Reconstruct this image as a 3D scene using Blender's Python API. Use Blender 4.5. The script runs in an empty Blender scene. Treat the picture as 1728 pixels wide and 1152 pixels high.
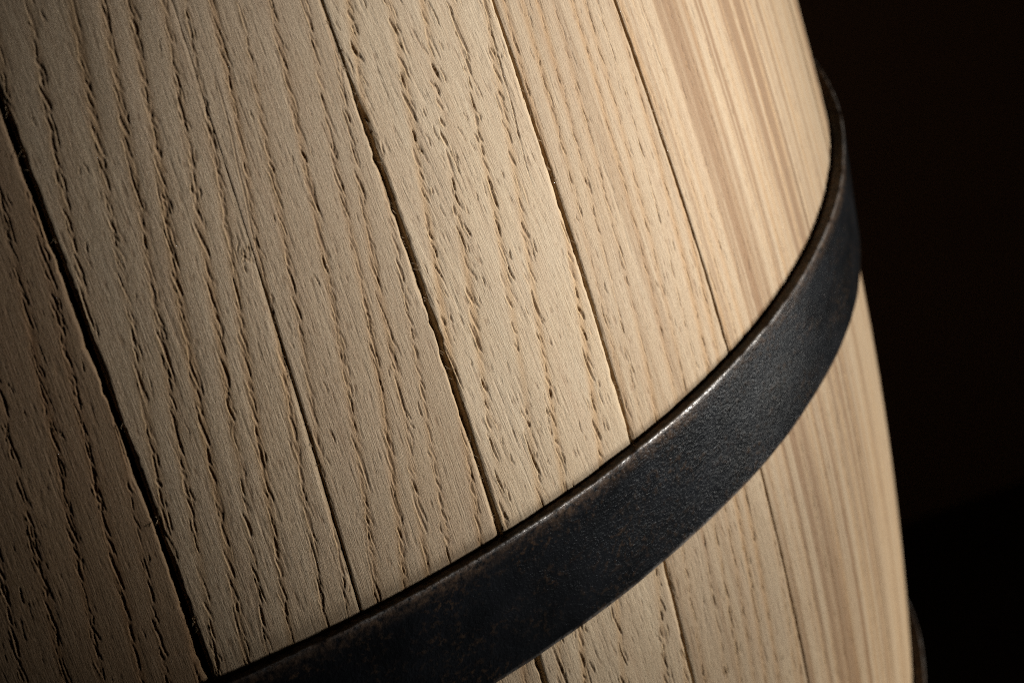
import bpy, math, random
import numpy as np
from mathutils import Vector, Matrix

# ------------------------------------------------------------------ units
S = 0.33                      # metres: radius of the barrel at its bilge
PX = S / 1585.0               # metres per "grain unit" (about 0.2 mm)
KR, K3 = 0.09453, -0.0275     # curvature of the stave profile
scene = bpy.context.scene
col = scene.collection

# ------------------------------------------------------------------ camera
cam = bpy.data.cameras.new("camera")
camo = bpy.data.objects.new("camera", cam)
col.objects.link(camo)
AX_R = Vector((0.9380457908920473, -0.22812296369583202, -0.26082562685507654))
AX_U = Vector((0.3294992306062716, 0.35428147699276785, 0.8751656369452001))
AX_F = Vector((0.10723969050490853, 0.9068872854409488, -0.40749858930548266))
CAM = Vector((0, -5.237905683253495 * S, 2.0257094386170333 * S))
m = Matrix((AX_R, AX_U, -AX_F)).transposed().to_4x4()
m.translation = CAM
camo.matrix_world = m
cam.sensor_width = 36.0
cam.lens = 9000 / 1728 * 36
cam.clip_start, cam.clip_end = 0.05, 50
cam.dof.use_dof = True
cam.dof.aperture_fstop = 16.0
_pf = 0.50
_rf = 1 - KR * 0.05 ** 2
foc = Vector((S * _rf * math.sin(_pf), -S * _rf * math.cos(_pf), 0.05 * S))
cam.dof.focus_distance = (foc - CAM).dot(AX_F)
scene.camera = camo

# ------------------------------------------------------------------ world and lamps
world = bpy.data.worlds.new("World")
scene.world = world
world.use_nodes = True
bg = world.node_tree.nodes["Background"]
bg.inputs[0].default_value = (0.75, 0.62, 0.5, 1)
bg.inputs[1].default_value = 0.004

scene.view_settings.view_transform = 'Standard'
scene.view_settings.look = 'None'
scene.view_settings.exposure = 0.0
scene.view_settings.gamma = 1.0
scene.cycles.use_denoising = False
scene.cycles.use_adaptive_sampling = False
scene.cycles.filter_width = 1.1


def polar(phi, dist, z):
    return Vector((S * dist * math.sin(phi), -S * dist * math.cos(phi), S * z))


def aim(o, tgt):
    o.rotation_euler = (Vector(tgt) - o.location).to_track_quat('-Z', 'Y').to_euler()


key = bpy.data.lights.new("key_lamp", 'SPOT')
key.energy = 130
key.color = (1.0, 0.98, 0.955)
key.spot_size = math.radians(14.4)
key.spot_blend = 1.0
key.shadow_soft_size = 0.06
keyo = bpy.data.objects.new("key_lamp", key)
keyo.location = polar(1.25, 5.0, -0.55)
aim(keyo, polar(0.715, 1.0, 0.17))
col.objects.link(keyo)

rim = bpy.data.lights.new("side_lamp", 'SPOT')
rim.energy = 80
rim.color = (1.0, 0.955, 0.875)
rim.spot_size = math.radians(46)
rim.spot_blend = 0.8
rim.shadow_soft_size = 0.14
rimo = bpy.data.objects.new("side_lamp", rim)
rimo.location = polar(1.52, 4.0, -1.0)
aim(rimo, polar(1.25, 1.0, -0.35))
col.objects.link(rimo)

# ------------------------------------------------------------------ noise helpers
_tab = np.random.default_rng(7).random((256, 256))


def vn(x, y, seed=0):
    """smooth value noise, -1..1"""
    x = np.asarray(x, float) + seed * 17.31
    y = np.asarray(y, float) + seed * 7.77
    xi, yi = np.floor(x).astype(int), np.floor(y).astype(int)
    fx, fy = x - xi, y - yi
    fx = fx * fx * (3 - 2 * fx)
    fy = fy * fy * (3 - 2 * fy)
    a = _tab[xi & 255, yi & 255]
    b = _tab[(xi + 1) & 255, yi & 255]
    c = _tab[xi & 255, (yi + 1) & 255]
    d = _tab[(xi + 1) & 255, (yi + 1) & 255]
    return ((a * (1 - fx) + b * fx) * (1 - fy) + (c * (1 - fx) + d * fx) * fy) * 2 - 1


def n1(x, seed=0):
    return vn(x, np.zeros_like(np.asarray(x, float)) + 0.37, seed)


def prof(z):
    """barrel radius (bilge = 1) at height z"""
    zc = np.clip(z, -0.95, 1.0)
    return 1 - KR * z * z - K3 * zc ** 2 * z


def cyl(phi, r, z):
    return np.stack([S * r * np.sin(phi), -S * r * np.cos(phi), S * z], -1)


# ------------------------------------------------------------------ materials
def newmat(name):
    mt = bpy.data.materials.new(name)
    mt.use_nodes = True
    nt = mt.node_tree
    return mt, nt, nt.nodes["Principled BSDF"]


def N(nt, typ, **kw):
    n = nt.nodes.new(typ)
    for k, v in kw.items():
        setattr(n, k, v)
    return n


def mixc(nt, fac, a, b, blend='MIX'):
    n = N(nt, 'ShaderNodeMix', data_type='RGBA', blend_type=blend)
    for sock, v in ((n.inputs[0], fac), (n.inputs[6], a), (n.inputs[7], b)):
        if hasattr(v, 'is_output'):
            nt.links.new(v, sock)
        elif isinstance(v, tuple):
            sock.default_value = (*v, 1) if len(v) == 3 else v
        else:
            sock.default_value = v
    return n.outputs[2]


def noise_tex(nt, vec, scale, detail=3, rough=0.55):
    mp = N(nt, 'ShaderNodeMapping')
    mp.inputs['Scale'].default_value = scale
    nt.links.new(vec, mp.inputs['Vector'])
    t = N(nt, 'ShaderNodeTexNoise')
    t.inputs['Scale'].default_value = 1.0
    t.inputs['Detail'].default_value = detail
    t.inputs['Roughness'].default_value = rough
    nt.links.new(mp.outputs[0], t.inputs['Vector'])
    return t.outputs['Fac']


def ramp(nt, fac, lo, hi, a=0.0, b=1.0):
    n = N(nt, 'ShaderNodeMapRange')
    n.inputs[1].default_value, n.inputs[2].default_value = lo, hi
    n.inputs[3].default_value, n.inputs[4].default_value = a, b
    nt.links.new(fac, n.inputs[0])
    return n.outputs[0]


def mathn(nt, op, a, b):
    n = N(nt, 'ShaderNodeMath', operation=op)
    for i, v in enumerate((a, b)):
        if hasattr(v, 'is_output'):
            nt.links.new(v, n.inputs[i])
        else:
            n.inputs[i].default_value = v
    return n.outputs[0]


def oak_material():
    mt, nt, bs = newmat("oak")
    at = N(nt, 'ShaderNodeAttribute', attribute_name="wood")
    sp = N(nt, 'ShaderNodeSeparateColor')
    nt.links.new(at.outputs['Color'], sp.inputs[0])
    pore, ring, tone = sp.outputs[0], sp.outputs[1], sp.outputs[2]
    uv = N(nt, 'ShaderNodeUVMap', uv_map="grain")
    vec = uv.outputs[0]
    # long pale and brown streaks along the fibres
    f1 = ramp(nt, noise_tex(nt, vec, (9, 0.28, 1), 4), 0.3, 0.7)
    f2 = ramp(nt, noise_tex(nt, vec, (30, 0.8, 1), 5, 0.65), 0.36, 0.70)
    f3 = ramp(nt, noise_tex(nt, vec, (110, 9, 1), 2), 0.2, 0.8)
    blot = ramp(nt, noise_tex(nt, vec, (1.3, 0.6, 1), 4), 0.35, 0.7)
    c = mixc(nt, f1, (0.31, 0.215, 0.118), (0.42, 0.322, 0.200))
    c = mixc(nt, mathn(nt, 'MULTIPLY', blot, 0.45), c, (0.365, 0.292, 0.205))
    patch = ramp(nt, noise_tex(nt, vec, (2.6, 0.22, 1), 4, 0.6), 0.5, 0.75)
    c = mixc(nt, mathn(nt, 'MULTIPLY', patch, 0.75), c, (0.315, 0.205, 0.115))
    c = mixc(nt, mathn(nt, 'MULTIPLY', f2, 0.55), c, (0.26, 0.15, 0.064))
    c = mixc(nt, mathn(nt, 'MULTIPLY', f3, 0.42), c, (0.60, 0.505, 0.365))
    c = mixc(nt, mathn(nt, 'MULTIPLY', ring, 0.85), c, (0.35, 0.21, 0.088))
    lipf = at.outputs['Alpha']
    c = mixc(nt, mathn(nt, 'MULTIPLY', lipf, 0.6), c, (0.56, 0.39, 0.19))  # golden lips beside pores, and the painted light on right stave edges
    c = mixc(nt, tone, c, (0.54, 0.445, 0.345), 'MULTIPLY')
    c = mixc(nt, mathn(nt, 'MULTIPLY', pore, 0.8), c, (0.185, 0.10, 0.04))
    nt.links.new(c, bs.inputs['Base Color'])
    bs.inputs['Roughness'].default_value = 0.68
    bs.inputs['Specular IOR Level'].default_value = 0.28
    hb = mathn(nt, 'ADD', mathn(nt, 'MULTIPLY', noise_tex(nt, vec, (55, 2.2, 1), 3), 0.6),
               mathn(nt, 'MULTIPLY', noise_tex(nt, vec, (120, 14, 1), 3), 0.5))
    bp = N(nt, 'ShaderNodeBump')
    bp.inputs['Strength'].default_value = 0.62
    bp.inputs['Distance'].default_value = 3.0 * PX
    nt.links.new(hb, bp.inputs['Height'])
    nt.links.new(bp.outputs[0], bs.inputs['Normal'])
    return mt


def iron_material():
    mt, nt, bs = newmat("blackened_iron")
    at = N(nt, 'ShaderNodeAttribute', attribute_name="wear_glint")
    sp = N(nt, 'ShaderNodeSeparateColor')
    nt.links.new(at.outputs['Color'], sp.inputs[0])
    rim_w, rust_w = sp.outputs[0], sp.outputs[1]
    uv = N(nt, 'ShaderNodeUVMap', uv_map="grain")
    vec = uv.outputs[0]
    big = noise_tex(nt, vec, (1.1, 1.1, 1), 4)
    mid = noise_tex(nt, vec, (9, 9, 1), 4, 0.6)
    fin = noise_tex(nt, vec, (17, 26, 1), 3, 0.62)
    c = mixc(nt, ramp(nt, big, 0.35, 0.65), (0.0042, 0.0046, 0.0053), (0.0075, 0.0083, 0.0100))
    spots = mathn(nt, 'MULTIPLY', ramp(nt, mid, 0.52, 0.66), ramp(nt, noise_tex(nt, vec, (0.9, 1.6, 1), 3), 0.42, 0.68, 0.0, 0.75))
    c = mixc(nt, spots, c, (0.045, 0.028, 0.017))
    rf = mathn(nt, 'MULTIPLY', ramp(nt, mid, 0.36, 0.6), rust_w)
    c = mixc(nt, rf, c, (0.085, 0.055, 0.036))
    rw = mathn(nt, 'MULTIPLY', ramp(nt, fin, 0.35, 0.55), rim_w)
    c = mixc(nt, rw, c, (0.42, 0.40, 0.38))  # bare metal rim, its painted glint included
    nt.links.new(c, bs.inputs['Base Color'])
    nt.links.new(mathn(nt, 'MULTIPLY', rw, 0.45), bs.inputs['Metallic'])
    bs.inputs['Specular Tint'].default_value = (0.78, 0.9, 1.0, 1)
    bs.inputs['Specular IOR Level'].default_value = 0.03
    scuff = noise_tex(nt, vec, (2.2, 5.0, 1), 5, 0.65)
    nt.links.new(ramp(nt, scuff, 0.3, 0.7, 0.19, 0.34), bs.inputs['Roughness'])
    hb = mathn(nt, 'ADD', mathn(nt, 'MULTIPLY', fin, 0.36), mathn(nt, 'MULTIPLY', mid, 0.35))
    bp = N(nt, 'ShaderNodeBump')
    bp.inputs['Strength'].default_value = 0.6
    bp.inputs['Distance'].default_value = 5.0 * PX
    nt.links.new(hb, bp.inputs['Height'])
    nt.links.new(bp.outputs[0], bs.inputs['Normal'])
    return mt


def dark_material(name, c0, c1, sc):
    mt, nt, bs = newmat(name)
    tc = N(nt, 'ShaderNodeTexCoord')
    f = ramp(nt, noise_tex(nt, tc.outputs['Object'], sc, 5), 0.35, 0.7)
    nt.links.new(mixc(nt, f, c0, c1), bs.inputs['Base Color'])
    bs.inputs['Roughness'].default_value = 0.9
    bs.inputs['Specular IOR Level'].default_value = 0.1
    bp = N(nt, 'ShaderNodeBump')
    bp.inputs['Strength'].default_value = 0.3
    nt.links.new(f, bp.inputs['Height'])
    nt.links.new(bp.outputs[0], bs.inputs['Normal'])
    return mt


OAK = oak_material()
IRON = iron_material()


# ------------------------------------------------------------------ mesh helper
def mesh_obj(name, co, faces, mat, parent=None, uv=None, attr=None, attr_name=None, smooth=True):
    """co (n,3); faces: quad index array (m,4) or python list of polygons"""
    me = bpy.data.meshes.new(name)
    co = np.asarray(co, np.float32)
    if isinstance(faces, np.ndarray):
        me.vertices.add(len(co))
        me.vertices.foreach_set("co", co.ravel())
        nf = len(faces)
        me.loops.add(nf * 4)
        me.loops.foreach_set("vertex_index", faces.astype(np.int32).ravel())
        me.polygons.add(nf)
        me.polygons.foreach_set("loop_start", np.arange(0, nf * 4, 4, dtype=np.int32))
        me.update(calc_edges=True)
    else:
        me.from_pydata(co.tolist(), [], faces)
    if uv is not None:
        l = me.uv_layers.new(name="grain")
        li = np.empty(len(me.loops), np.int32)
        me.loops.foreach_get("vertex_index", li)
        l.data.foreach_set("uv", np.asarray(uv, np.float32)[li].ravel())
    if attr is not None:
        a = me.attributes.new(attr_name, 'FLOAT_COLOR', 'POINT')
        a.data.foreach_set("color", np.asarray(attr, np.float32).ravel())
    if smooth:
        me.polygons.foreach_set("use_smooth", np.ones(len(me.polygons), bool))
    me.validate()
    me.materials.append(mat)
    o = bpy.data.objects.new(name, me)
    col.objects.link(o)
    o.parent = parent
    return o


def grid_faces(nr, nc, base=0):
    i = np.arange(nr - 1)[:, None] * nc + np.arange(nc - 1)[None, :] + base
    return np.stack([i, i + 1, i + nc + 1, i + nc], -1).reshape(-1, 4)


# ------------------------------------------------------------------ setting
ZB, ZT = -1.28, 1.42          # lower and upper end of the staves
WALL_Y = 0.37
fl = mesh_obj("floor", [(-4, -4, ZB * S), (4, -4, ZB * S), (4, WALL_Y, ZB * S), (-4, WALL_Y, ZB * S)],
              [(0, 1, 2, 3)], dark_material("dark_floor", (0.012, 0.009, 0.007), (0.022, 0.016, 0.013), (2, 9, 2)), smooth=False)
fl["kind"] = "structure"
wl = mesh_obj("wall", [(-4, WALL_Y, ZB * S - 0.05), (4, WALL_Y, ZB * S - 0.05), (4, WALL_Y, 3), (-4, WALL_Y, 3)],
              [(0, 1, 2, 3)], dark_material("dark_wall", (0.05, 0.034, 0.025), (0.10, 0.062, 0.046), (1.2, 1.2, 2.2)), smooth=False)
wl["kind"] = "structure"

# ------------------------------------------------------------------ barrel
barrel = bpy.data.objects.new("barrel", None)
barrel.location = (0, 0, ZB * S)
barrel["label"] = "pale oak barrel of rough grained staves bound by a blackened iron hoop"
barrel["category"] = "barrel"
col.objects.link(barrel)
INV = Matrix.Translation((0, 0, -ZB * S))


def to_local(co):
    co = np.array(co, float)
    co[..., 2] -= ZB * S
    return co


# seams: azimuth at z = -0.3, drift along the height
SEAM = [(-0.195, -0.02), (-0.020, -0.020), (0.1643, -0.0204), (0.3077, 0.0210), (0.4750, -0.0146),
        (0.6552, -0.0100), (0.8383, -0.0449), (1.085, -0.035), (1.27, -0.03), (1.42, -0.02), (1.54, -0.02)]
nrest = 26
for i in range(1, nrest):
    SEAM.append((1.54 + (2 * math.pi - 0.195 - 1.54) * i / nrest, -0.02))
NS = len(SEAM)
VIS0, VIS1 = 0, 9             # staves between SEAM[0] .. SEAM[10] show in the photograph


def seam_phi(i, z):
    k, wrap = i % NS, (i // NS) * 2 * math.pi
    return SEAM[k][0] + wrap + SEAM[k][1] * (np.clip(z, -1, 0.9) + 0.3)


# gap half widths (grain units) along each seam as (z, width) lists
GAP = {
    1: [(-2, 8), (2, 8)],
    2: [(-2, 13), (-0.08, 14), (0.07, 13), (0.2, 13), (0.35, 12), (0.45, 13), (0.6, 12), (2, 10)],
    3: [(-2, 4), (-0.1, 5), (0.0, 6), (0.13, 5), (0.22, 4), (0.27, 1.2), (0.6, 0.8), (2, 0.8)],
    4: [(-2, 9), (-0.19, 11), (-0.1, 10), (0.0, 11), (0.2, 12), (0.33, 11), (0.36, 5), (0.45, 5), (2, 5)],
    5: [(-2, 6), (-0.3, 8), (-0.16, 7), (-0.08, 9), (0.05, 9), (0.2, 10), (0.36, 7), (2, 6)],
    7: [(-2, 1.2), (2, 1.2)],
    8: [(-2, 1.2), (2, 1.2)],
    6: [(-2, 5), (-0.4, 5), (-0.14, 5), (0.0, 5), (0.12, 7), (0.27, 8), (2, 6)],
}


def gap_w(i, z):
    g = GAP.get(i)
    if g is None:
        return np.full_like(z, 3.0)
    g = np.array(g)
    return 0.51 * np.interp(z, g[:, 0], g[:, 1])


def edge(i, z, side):
    """how far the stave edge lies back from the seam line, in grain units"""
    v = z * 1585
    w = gap_w(i, z)
    sd = i * 11 + (3 if side > 0 else 0)
    ragged = 1.0 if side < 0 else 0.55
    e = 0.5 * w * (1 + 0.18 * n1(v / 160, sd))
    ch = np.clip(n1(v / 26, sd + 1) - 0.25, 0, 1) * 5.5 + np.clip(n1(v / 9, sd + 2) - 0.2, 0, 1) * 2.8
    e = e + ragged * ch * np.clip(w / 8, 0.25, 1)
    e = e - np.clip(n1(v / 55, sd + 5) - 0.45, 0, 1) * 4 * np.clip(w / 8, 0, 1) * ragged
    return np.maximum(e, 0.25)


# per visible stave: row spacing, pit length, half width, depth, slant, chain gap, sideways scatter, tone, raised, stripes
CFG = {
    0: dict(sp=46, L=34, b=2.9, d=4.4, sl=-.02, dr=.10, gap=3, sc=3.6, tone=.55, up=0.0, str=.25),
    1: dict(sp=50, L=36, b=2.9, d=4.4, sl=-.01, dr=.13, gap=2, sc=3.6, tone=1.0, up=-1.0, str=.25),
    2: dict(sp=44, L=36, b=2.9, d=4.6, sl=-.02, dr=.15, gap=0, sc=3.6, tone=0.36, up=0.3, str=.25),
    3: dict(sp=45, L=34, b=2.9, d=4.4, sl=-.03, dr=.16, gap=2, sc=3.6, tone=0.42, up=0.3, str=.25),
    4: dict(sp=72, L=30, b=3.2, d=4.4, sl=-.09, dr=.19, gap=6, sc=10, tone=0.04, up=1.0, str=.2),
    5: dict(sp=37, L=30, b=2.2, d=3.8, sl=-.02, dr=.09, gap=16, sc=3, tone=0.32, up=0.0, str=.35),
    6: dict(sp=27, L=36, b=1.9, d=3.2, sl=.010, dr=.02, gap=45, sc=2, tone=0.3, up=0.5, str=.9),
    7: dict(sp=25, L=40, b=2.0, d=2.6, sl=.01, dr=.01, gap=60, sc=2, tone=0.2, up=0, str=1.0),
    8: dict(sp=28, L=40, b=2.2, d=2.6, sl=.01, dr=.01, gap=60, sc=2, tone=0.0, up=0, str=1.0),
    9: dict(sp=28, L=40, b=2.2, d=2.6, sl=.01, dr=.01, gap=60, sc=2, tone=0.15, up=0, str=1.0),
}


# a stave's relief: torn fibres, rows of pores, checks, stripes
def stave_relief(idx, U, V, W):
    """height and colour masks on the grid U, V (grain units)"""
    c = CFG[idx]
    rng = np.random.default_rng(100 + idx)
    H = np.zeros_like(U)
    pore = np.zeros_like(U)
    ring = np.zeros_like(U)
    lipm = np.zeros_like(U)
    sl = c['sl']
    Us = U - sl * V
    # torn fibres
    rough = 0.6 + 0.7 * vn(Us / 38, V / 170, idx + 30)
    H += rough * (0.26 * vn(Us / 3.0, V / 26, idx) + 0.34 * vn(Us / 6.5, V / 90, idx + 20)) + 1.2 * vn(Us / 40, V / 300, idx + 40)
    H += 0.22 * vn(Us / 2.1, V / 8, idx + 60)
    H -= np.clip(vn(Us / 3.4, V / 34, idx + 50) - 0.5, 0, 1) * 3.4 * np.clip(rough, 0.2, 1)
    FIB = vn(Us / 2.4, V / 30, idx + 70)
    v0, v1 = V.min() - 60, V.max() + 60
    vs = V[:, 0]

    def pit(vm, uu, a, b, dep, s, dark, lip):
        i0, i1 = np.searchsorted(vs, (vm - 1.15 * a, vm + 1.15 * a))
        if i1 <= i0:
            return
        urow = U[(i0 + i1) // 2]
        ext = 3.2 * b + abs(s) * a + 6
        j0, j1 = np.searchsorted(urow, (uu - ext, uu + ext))
        if j1 <= j0:
            return
        Vb = V[i0:i1, j0:j1]
        t = (Vb - vm) / a
        Ub = U[i0:i1, j0:j1] - uu - s * (Vb - vm) - 1.2 * np.sin(t * 2.3 + uu) - (2.5 * n1(Vb / 45, int(abs(uu))) if a > 50 else 0)
        env = np.clip(1 - t ** 2, 0.02, 1) ** 0.8
        bb = b * (1 - 0.3 * t) * env
        q = 1 - (Ub / bb) ** 2
        mk = np.clip(q * 1.5, 0, 1) * np.clip(env * 2.2, 0, 1)
        mk = mk * (0.8 + 0.35 * FIB[i0:i1, j0:j1])
        H[i0:i1, j0:j1] -= dep * mk
        # the fibres left standing beside an opened pore
        rg = np.exp(-((Ub + 1.45 * b) / (0.55 * b)) ** 2) * np.clip(1 - t ** 2, 0, 1)
        H[i0:i1, j0:j1] += lip * rg
        lipm[i0:i1, j0:j1] = np.maximum(lipm[i0:i1, j0:j1], rg * min(1, lip / 1.3))
        pore[i0:i1, j0:j1] = np.maximum(pore[i0:i1, j0:j1], np.clip(mk, 0, 1) * dark)

    # rows of open pores, one row for each growth ring
    vmid = 0.5 * (v0 + v1)
    span = abs(c['dr']) * 0.5 * (v1 - v0)
    u = -span - c['sp'] * rng.uniform(0.1, 0.9)
    k = 0
    while u < W + span + c['sp']:
        sp = c['sp'] * rng.uniform(0.72, 1.28)
        drift = c['dr'] + rng.uniform(-0.012, 0.012)
        wob = lambda v, s=rng.integers(1000), d=drift: 5.5 * n1(v / 330, s) + 1.5 * n1(v / 90, s + 1) + d * (v - vmid)
        uc = u + wob(vs)
        dd = (U - uc[:, None])
        dens = np.clip(0.75 + 0.6 * n1(vs / 260, int(rng.integers(999))), 0.2, 1.2)
        ring = np.maximum(ring, np.exp(-(dd / 8.0) ** 2) * dens[:, None] * 0.85)
        ring = np.maximum(ring, np.where(dd > 0, np.exp(-(dd / (0.30 * sp))), 0) * 0.30)
        H -= 1.3 * np.exp(-(dd / 9.0) ** 2) * dens[:, None]
        for lane in range(4):
            off = (0, c['sc'] * 0.8, -c['sc'] * 0.8, c['sc'] * 1.5)[lane]
            vc = v0 + rng.uniform(0, 40)
            keep = (0.96, 0.5, 0.4, 0.2)[lane]
            while vc < v1:
                L = c['L'] * math.exp(rng.normal(0, 0.42)) * (1 if lane == 0 else 0.75)
                a = L / 2
                vm = vc + a
                vc += L * 0.86 + c['gap'] * rng.uniform(0.2, 1.8) * (1 if lane == 0 else 2.5)
                if rng.random() > keep:
                    continue
                uu = u + wob(np.array([vm]))[0] + off + rng.normal(0, c['sc'] * (0.16 if lane == 0 else 0.35))
                b = c['b'] * rng.uniform(0.38, 0.95) * (1 if lane == 0 else 0.75)
                dep = c['d'] * rng.uniform(0.4, 1.2) * (1 if lane == 0 else 0.7)
                s = sl + rng.normal(0, 0.025)
                pit(vm, uu, a, b, dep, s, rng.uniform(0.55, 1), 1.7 * rng.uniform(0.1, 1))
        u += sp
        k += 1
    # hairline checks and stray short pores between the rows
    area = W * (vs[-200] - vs[200]) / 1e5
    for q in range(int(3 * area)):
        pit(rng.uniform(v0, v1), rng.uniform(0, W), rng.uniform(60, 190), rng.uniform(1.1, 1.8), rng.uniform(2.0, 4.5),
            rng.uniform(-0.03, 0.05) + 0.4 * c['dr'], rng.uniform(0.3, 0.8), 0.8)
    for q in range(int((90 if idx < 4 else 130) * area)):
        pit(rng.uniform(v0, v1), rng.uniform(0, W), rng.uniform(5, 14), rng.uniform(0.9, 1.7), rng.uniform(1.5, 4),
            sl + rng.normal(0, 0.03), rng.uniform(0.3, 0.9), 0.5)
    if idx == 2:
        for q in range(16):
            pit(0.262 * 1585 + rng.normal(0, 11), W - 10 + rng.normal(0, 6), rng.uniform(4, 11), rng.uniform(1.0, 2.0), rng.uniform(2, 5), rng.normal(0, 0.35), 0.7, 1.0)
    # short scattered ray flecks and pin holes
    fl_ = np.clip(vn(Us / 2.6, V / 22, idx + 80) - 0.62, 0, 1) * 2.6
    H -= fl_ * 1.6
    pore = np.maximum(pore, np.clip(fl_, 0, 0.5))
    # stripes of early and late wood seen on the flank
    stripe = np.zeros_like(U)
    if c['str'] > 0.3:
        st = vn(Us / 38, V / 2500, idx + 92) * 0.6 + vn(Us / 15, V / 1500, idx + 90) * 0.5 + vn(Us / 6, V / 900, idx + 91) * 0.3
        stripe = np.clip(st * 2.4 + 0.1, 0, 1) * c['str']
        ring = np.maximum(ring, stripe * 0.7)
    H *= (0.36, 0.33)[idx > 1] if idx < 4 else 0.54
    H += c['up']
    return H, np.clip(pore, 0, 1), np.clip(ring, 0, 1), np.clip(lipm, 0, 1), stripe


THICK = 125.0


def build_stave(i):
    vis = VIS0 <= i <= VIS1
    if vis:
        pl = float(seam_phi(i, np.array([0.0]))[0])
        pr = float(seam_phi(i + 1, np.array([0.0]))[0])
        lo = -0.02 - 0.56 * pr - 0.05
        hi = 0.60 - 0.455 * max(pl, 0.1) + 0.05
        fs = max(0.42, math.cos(0.5 * (pl + pr) - 0.08))
        du = 1.15 / fs
        z = np.concatenate([np.linspace(ZB, lo, 14)[:-1], np.arange(lo, hi, 2.2 / 1585), np.linspace(hi, ZT, 14)])
        W = (pr - pl) * 1585
        nu = int(W / du)
    else:
        z = np.linspace(ZB, ZT, 40)
        pl, pr = seam_phi(i, np.array([0.0]))[0], seam_phi(i + 1, np.array([0.0]))[0]
        W = (pr - pl) * 1585
        nu = 9
    eL, eR = edge(i, z, 1), edge((i + 1) % NS, z, -1)
    s = np.linspace(0, 1, nu)
    if not vis:
        s = np.array([0, .012, .03, .07, .2, .35, .5, .65, .8, .93, .97, .988, 1])
        nu = len(s)
    U = eL[:, None] + s[None, :] * (W - eL - eR)[:, None]
    V = np.repeat((z * 1585)[:, None], nu, 1)
    if vis:
        H, pore, ring, lipm, stripe = stave_relief(i, U, V, W)
        dl, dr = U - eL[:, None], (W - eR)[:, None] - U
        for d_, sd, si in ((dl, 1, i), (dr, 2, (i + 1) % NS)):
            r_ = (6 + 4 * n1(z * 1585 / 70, i * 3 + sd))[:, None]
            r_ = r_ * (1.35 if sd == 2 else 0.9)
            H -= ((4.6 if sd == 2 else 2.8) * np.clip(gap_w(si, z) / 6, 0.12, 1))[:, None] * np.clip(1 - d_ / r_, 0, 1) ** 2
        lipm = np.maximum(lipm, 0.8 * np.exp(-(dr / 4.0) ** 2) * np.clip(gap_w((i + 1) % NS, z) / 6, 0, 1)[:, None])  # light caught by the right arris, painted in as a golden line
        tone = np.clip(CFG[i]['tone'] + 0.9 * stripe, 0, 1)
    else:
        H = np.zeros_like(U)
        H[:, 0] -= 2
        H[:, -1] -= 2
        pore = np.zeros_like(U)
        lipm = np.zeros_like(U)
        ring = 0.4 + 0.4 * vn(U / 20, V / 1500, i)
        tone = np.full_like(U, 0.15 * (i % 3))
    r = prof(z)
    pL, pR = seam_phi(i, z), seam_phi(i + 1, z)
    phi = pL[:, None] + U / W * (pR - pL)[:, None]
    rad = r[:, None] + H / 1585
    # walls down to the joint, then to the inside of the barrel
    cols_phi, cols_rad, cols_u, wall = [], [], [], []
    tight = 0.25
    for depth, blend in ((THICK, 1.0), (105, 1.0), (60, 0.55), (28, 0.18), (8, 0.03)):
        uL = eL * (1 - blend) + tight * blend
        cols_u.append(uL); cols_phi.append(pL + uL / W * (pR - pL)); cols_rad.append(r - depth / 1585)
    right_phi, right_rad, right_u = [], [], []
    for depth, blend in ((8, 0.03), (28, 0.18), (60, 0.55), (105, 1.0), (THICK, 1.0)):
        uR = W - (eR * (1 - blend) + tight * blend)
        right_u.append(uR); right_phi.append(pL + uR / W * (pR - pL)); right_rad.append(r - depth / 1585)
    st = lambda a: np.stack(a, 1)
    # close the loop round the back of the stave
    P = np.concatenate([st(cols_phi), phi, st(right_phi), st(cols_phi[:1])], 1)
    Rr = np.concatenate([st(cols_rad), rad, st(right_rad), st(cols_rad[:1])], 1)
    Uu = np.concatenate([st(cols_u), U, st(right_u), st(cols_u[:1])], 1)
    pad = lambda a, v: np.concatenate([np.full((len(z), 5), v), a, np.full((len(z), 6), v)], 1)
    pore_, ring_, tone_, lip_ = pad(pore, 0.15), pad(ring, 0.4), pad(tone, float(tone[0, 0])), pad(lipm, 0)
    Vv = np.repeat((z * 1585)[:, None], P.shape[1], 1)
    nr, nc = P.shape
    Z = np.repeat(z[:, None], nc, 1)
    co = cyl(P, Rr, Z).reshape(-1, 3)
    fc = grid_faces(nr, nc)
    # end grain caps as quads between the outer face and the inner corners
    caps = []
    for row in (0, nr - 1):
        b = row * nc
        top = [b + 5 + int(q) for q in np.linspace(0, nu - 1, 9)]
        for q in range(8):
            caps.append((top[q], top[q + 1], b + nc - 2, b) if row else (top[q + 1], top[q], b, b + nc - 2))
    fc = np.concatenate([fc, np.array(caps)])
    sl = CFG[i]['sl'] if vis else 0.03
    uv = np.stack([(Uu - sl * Vv) / 100 + i * 7.3, Vv / 100 + i * 3.1], -1).reshape(-1, 2)
    at = np.stack([pore_, ring_, tone_, lip_], -1).reshape(-1, 4)
    return mesh_obj("stave", to_local(co), fc, OAK, barrel, uv, at, "wood")


for i in range(NS):
    build_stave(i)


# ------------------------------------------------------------------ hoops
def window(ph):
    """the hammered-on hoop sits a little out of true on this side only"""
    t = np.clip(np.minimum((ph + 0.9) / 0.6, (2.4 - ph) / 0.5), 0, 1)
    return t * t * (3 - 2 * t)


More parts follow.
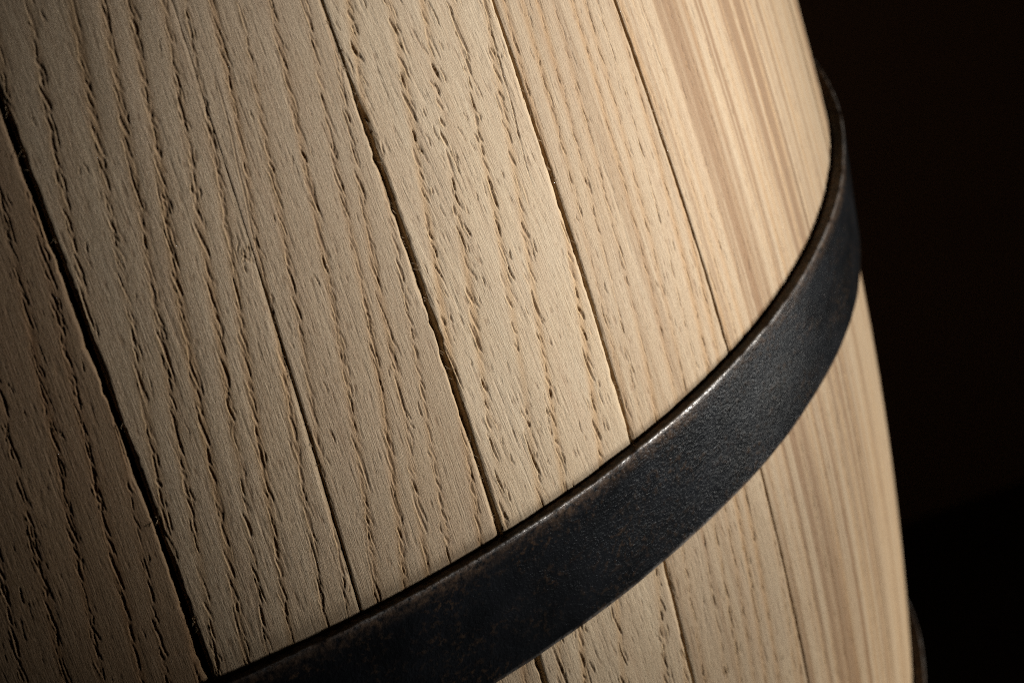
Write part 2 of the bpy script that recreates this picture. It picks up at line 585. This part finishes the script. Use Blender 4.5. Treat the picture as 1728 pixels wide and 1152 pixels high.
def build_hoop(z1, z2, a, b, a2, b2, t1, t2, seed, nphi_vis, nface):
    ph = np.concatenate([np.linspace(-0.5, 1.9, nphi_vis), np.linspace(1.9, 2 * math.pi - 0.5, 90)[1:]])
    w = window(ph)
    v = ph * 1585
    zt = z1 + w * (a * np.sin(ph) + b * np.cos(ph)) + 0.6 / 1585 * n1(v / 40, seed) + 0.35 / 1585 * n1(v / 9, seed + 1)
    zb = z2 + w * (a2 * np.sin(ph) + b2 * np.cos(ph)) + 0.6 / 1585 * n1(v / 45, seed + 2)
    # section, walked from the inner top edge over the face to the inner bottom edge
    sec = []          # (fraction down, offset along z in units, fraction of thickness, radial offset, rim, rust)
    for q in np.linspace(0, 1, 7)[:-1]:
        sec.append((0, 0.0, 0.22 + 0.60 * q, 0, 0, 0.8))
    for q in np.linspace(0, 1, 6):
        an = q * math.pi / 2
        sec.append((0, -2.7 * (1 - math.cos(an)), 1, -2.7 * (1 - math.sin(an)), 1 if 0.15 < q < 1 else 0.5, 0.75))
    for q in np.linspace(0, 1, nface)[1:-1]:
        f = 4 + q * 100
        sec.append((q, -2.7 * (1 - q) + 2.6 * q, 1, 0, max(0, 1 - f / 8) * 0.4, max(0.0, 1 - q / 0.14) * 0.75))
    for q in np.linspace(0, 1, 5):
        an = q * math.pi / 2
        sec.append((1, 2.6 * (1 - math.sin(an)), 1, -2.6 * (1 - math.cos(an)), 0.2, 0.5))
    for q in (0.6, 0.22):
        sec.append((1, 0, q, 0, 0, 0.6))
    sec = np.array(sec)
    fr, dz, ft, dr, rimw, rust = sec.T
    Z = zt[:, None] + (zb - zt)[:, None] * fr[None] + dz[None] / 1585
    T = t1 + (t2 - t1) * fr
    R = prof(Z) + T[None] * ft[None] + dr[None] / 1585
    P = np.repeat(ph[:, None], len(sec), 1)
    face = (ft == 1)[None]
    hz = vn(P * 1585 / 34, Z * 1585 / 34, seed + 5) * 0.22 + vn(P * 1585 / 9, Z * 1585 / 9, seed + 6) * 0.12 + 1.3 * vn(P * 1585 / 160, Z * 1585 / 90, seed + 8)
    R = R + face * hz / 1585
    worn_glint = 0.35 + 0.9 * np.exp(-((P - 0.66) / 0.2) ** 2)  # edge wear all round, plus a bright rim glint painted over one stretch
    rw = np.clip(worn_glint * rimw[None] * (0.6 + 0.75 * vn(P * 1585 / 22, Z * 1585 / 6, seed + 7)), 0, 1)
    ru = np.clip(rust[None] * (0.75 + 0.6 * vn(P * 1585 / 120, Z * 1585 / 60, seed + 9)), 0, 1)
    nr, nc = P.shape
    co = cyl(P, R, Z).reshape(-1, 3)
    k = np.arange(nr)
    k2 = (k + 1) % nr
    j = np.arange(nc)
    j2 = (j + 1) % nc
    A = (k[:, None] * nc + j[None]).ravel()
    B = (k[:, None] * nc + j2[None]).ravel()
    C = (k2[:, None] * nc + j2[None]).ravel()
    D = (k2[:, None] * nc + j[None]).ravel()
    fc = np.stack([A, B, C, D], -1)
    arc = np.concatenate([[0], np.cumsum(np.hypot(np.diff(Z, axis=1), np.diff(R, axis=1)).mean(0))]) * 1585
    uv = np.stack([P * 1585 / 100, np.repeat(arc[None] / 100, nr, 0)], -1).reshape(-1, 2) + seed * 3.3
    at = np.stack([rw, ru, 0 * ru, 0 * ru + 1], -1).reshape(-1, 4)
    return mesh_obj("hoop", to_local(co), fc, IRON, barrel, uv, at, "wear_glint")


build_hoop(-0.0931, -0.2588, -0.0221, -0.0041, 0.0130, 0.0196, 0.0145, 0.0065, 3, 1100, 46)
build_hoop(-0.738, -0.88, 0, 0, 0, 0, 0.0150, 0.0100, 5, 300, 16)
build_hoop(0.86, 0.70, 0, 0, 0, 0, 0.0100, 0.0150, 6, 120, 6)
build_hoop(1.38, 1.20, 0, 0, 0, 0, 0.0100, 0.0150, 7, 120, 6)
build_hoop(-1.10, -1.25, 0, 0, 0, 0, 0.0150, 0.0100, 8, 120, 6)

# upper head, set a little below the stave ends
hz_ = 1.30
n = 64
hr = float(prof(np.array([hz_]))[0]) - THICK / 1585 + 0.004
hp = [(S * hr * math.cos(2 * math.pi * q / n), S * hr * math.sin(2 * math.pi * q / n), (hz_ - ZB) * S - dz) for dz in (0, 0.02) for q in range(n)]
hf = [tuple(range(n)), tuple(range(2 * n - 1, n - 1, -1))] + [(q, q + n, (q + 1) % n + n, (q + 1) % n) for q in range(n)]
uvh = [(p[0] / PX / 100, p[1] / PX / 100) for p in hp]
mesh_obj("barrel_head", hp, hf, OAK, barrel, uvh, [(0, 0.3, 0.2, 0)] * len(hp), "wood", smooth=False)

# ------------------------------------------------------------------ splinters torn up along the joints
rng = np.random.default_rng(5)
sv, sf = [], []


def hair(phi, r, z, dphi, dz, rise, curl, rad):
    """one thin curled fibre; offsets in grain units"""
    n_, k = 6, 4
    base = len(sv)
    for q in range(n_):
        t = q / (n_ - 1)
        u = dphi * t + curl * math.sin(2.6 * t)
        w = dz * t + 0.6 * curl * (1 - math.cos(2.2 * t))
        h = rise * math.sin(math.pi * 0.75 * t)
        rr = rad * (1 - 0.6 * t)
        for e in range(k):
            an = 2 * math.pi * e / k
            sv.append(cyl(phi + (u + rr * math.cos(an)) / 1585, r + (h + rr * math.sin(an)) / 1585, z + (w + 0.3 * rr * math.sin(an)) / 1585))
    for q in range(n_ - 1):
        for e in range(k):
            sf.append((base + q * k + e, base + q * k + (e + 1) % k, base + (q + 1) * k + (e + 1) % k, base + (q + 1) * k + e))


for si, zlo, zhi, cnt, side in ((2, -0.08, 0.55, 26, 1), (3, -0.08, 0.22, 12, -1), (4, -0.18, 0.44, 46, -1), (4, -0.18, 0.44, 14, 1),
                                (5, -0.2, 0.3, 46, -1), (5, -0.2, 0.3, 20, 1), (6, -0.1, 0.28, 22, -1)):
    for q in range(cnt * 2 // 3):
        z = rng.uniform(zlo, zhi)
        e = float(edge(si, np.array([z]), side)[0])
        ph = float(seam_phi(si, np.array([z]))[0]) + side * (e + rng.uniform(-0.5, 3)) / 1585
        r = float(prof(np.array([z]))[0]) + rng.uniform(-4, 0.5) / 1585
        for w in range(rng.integers(1, 4)):
            hair(ph, r, z + rng.uniform(-5, 5) / 1585, -side * rng.uniform(1, 8), rng.uniform(-9, 7), rng.uniform(-1, 3),
                 rng.uniform(-2.5, 2.5), rng.uniform(0.35, 0.7))
sv = np.array(sv)
sp_o = mesh_obj("wood_splinters", to_local(sv), np.array(sf), OAK, barrel, np.tile([[0.1, 0.2]], (len(sv), 1)),
                np.tile([[0.1, 0.3, 0.3, 0.2]], (len(sv), 1)), "wood")
sp_o["kind"] = "stuff"
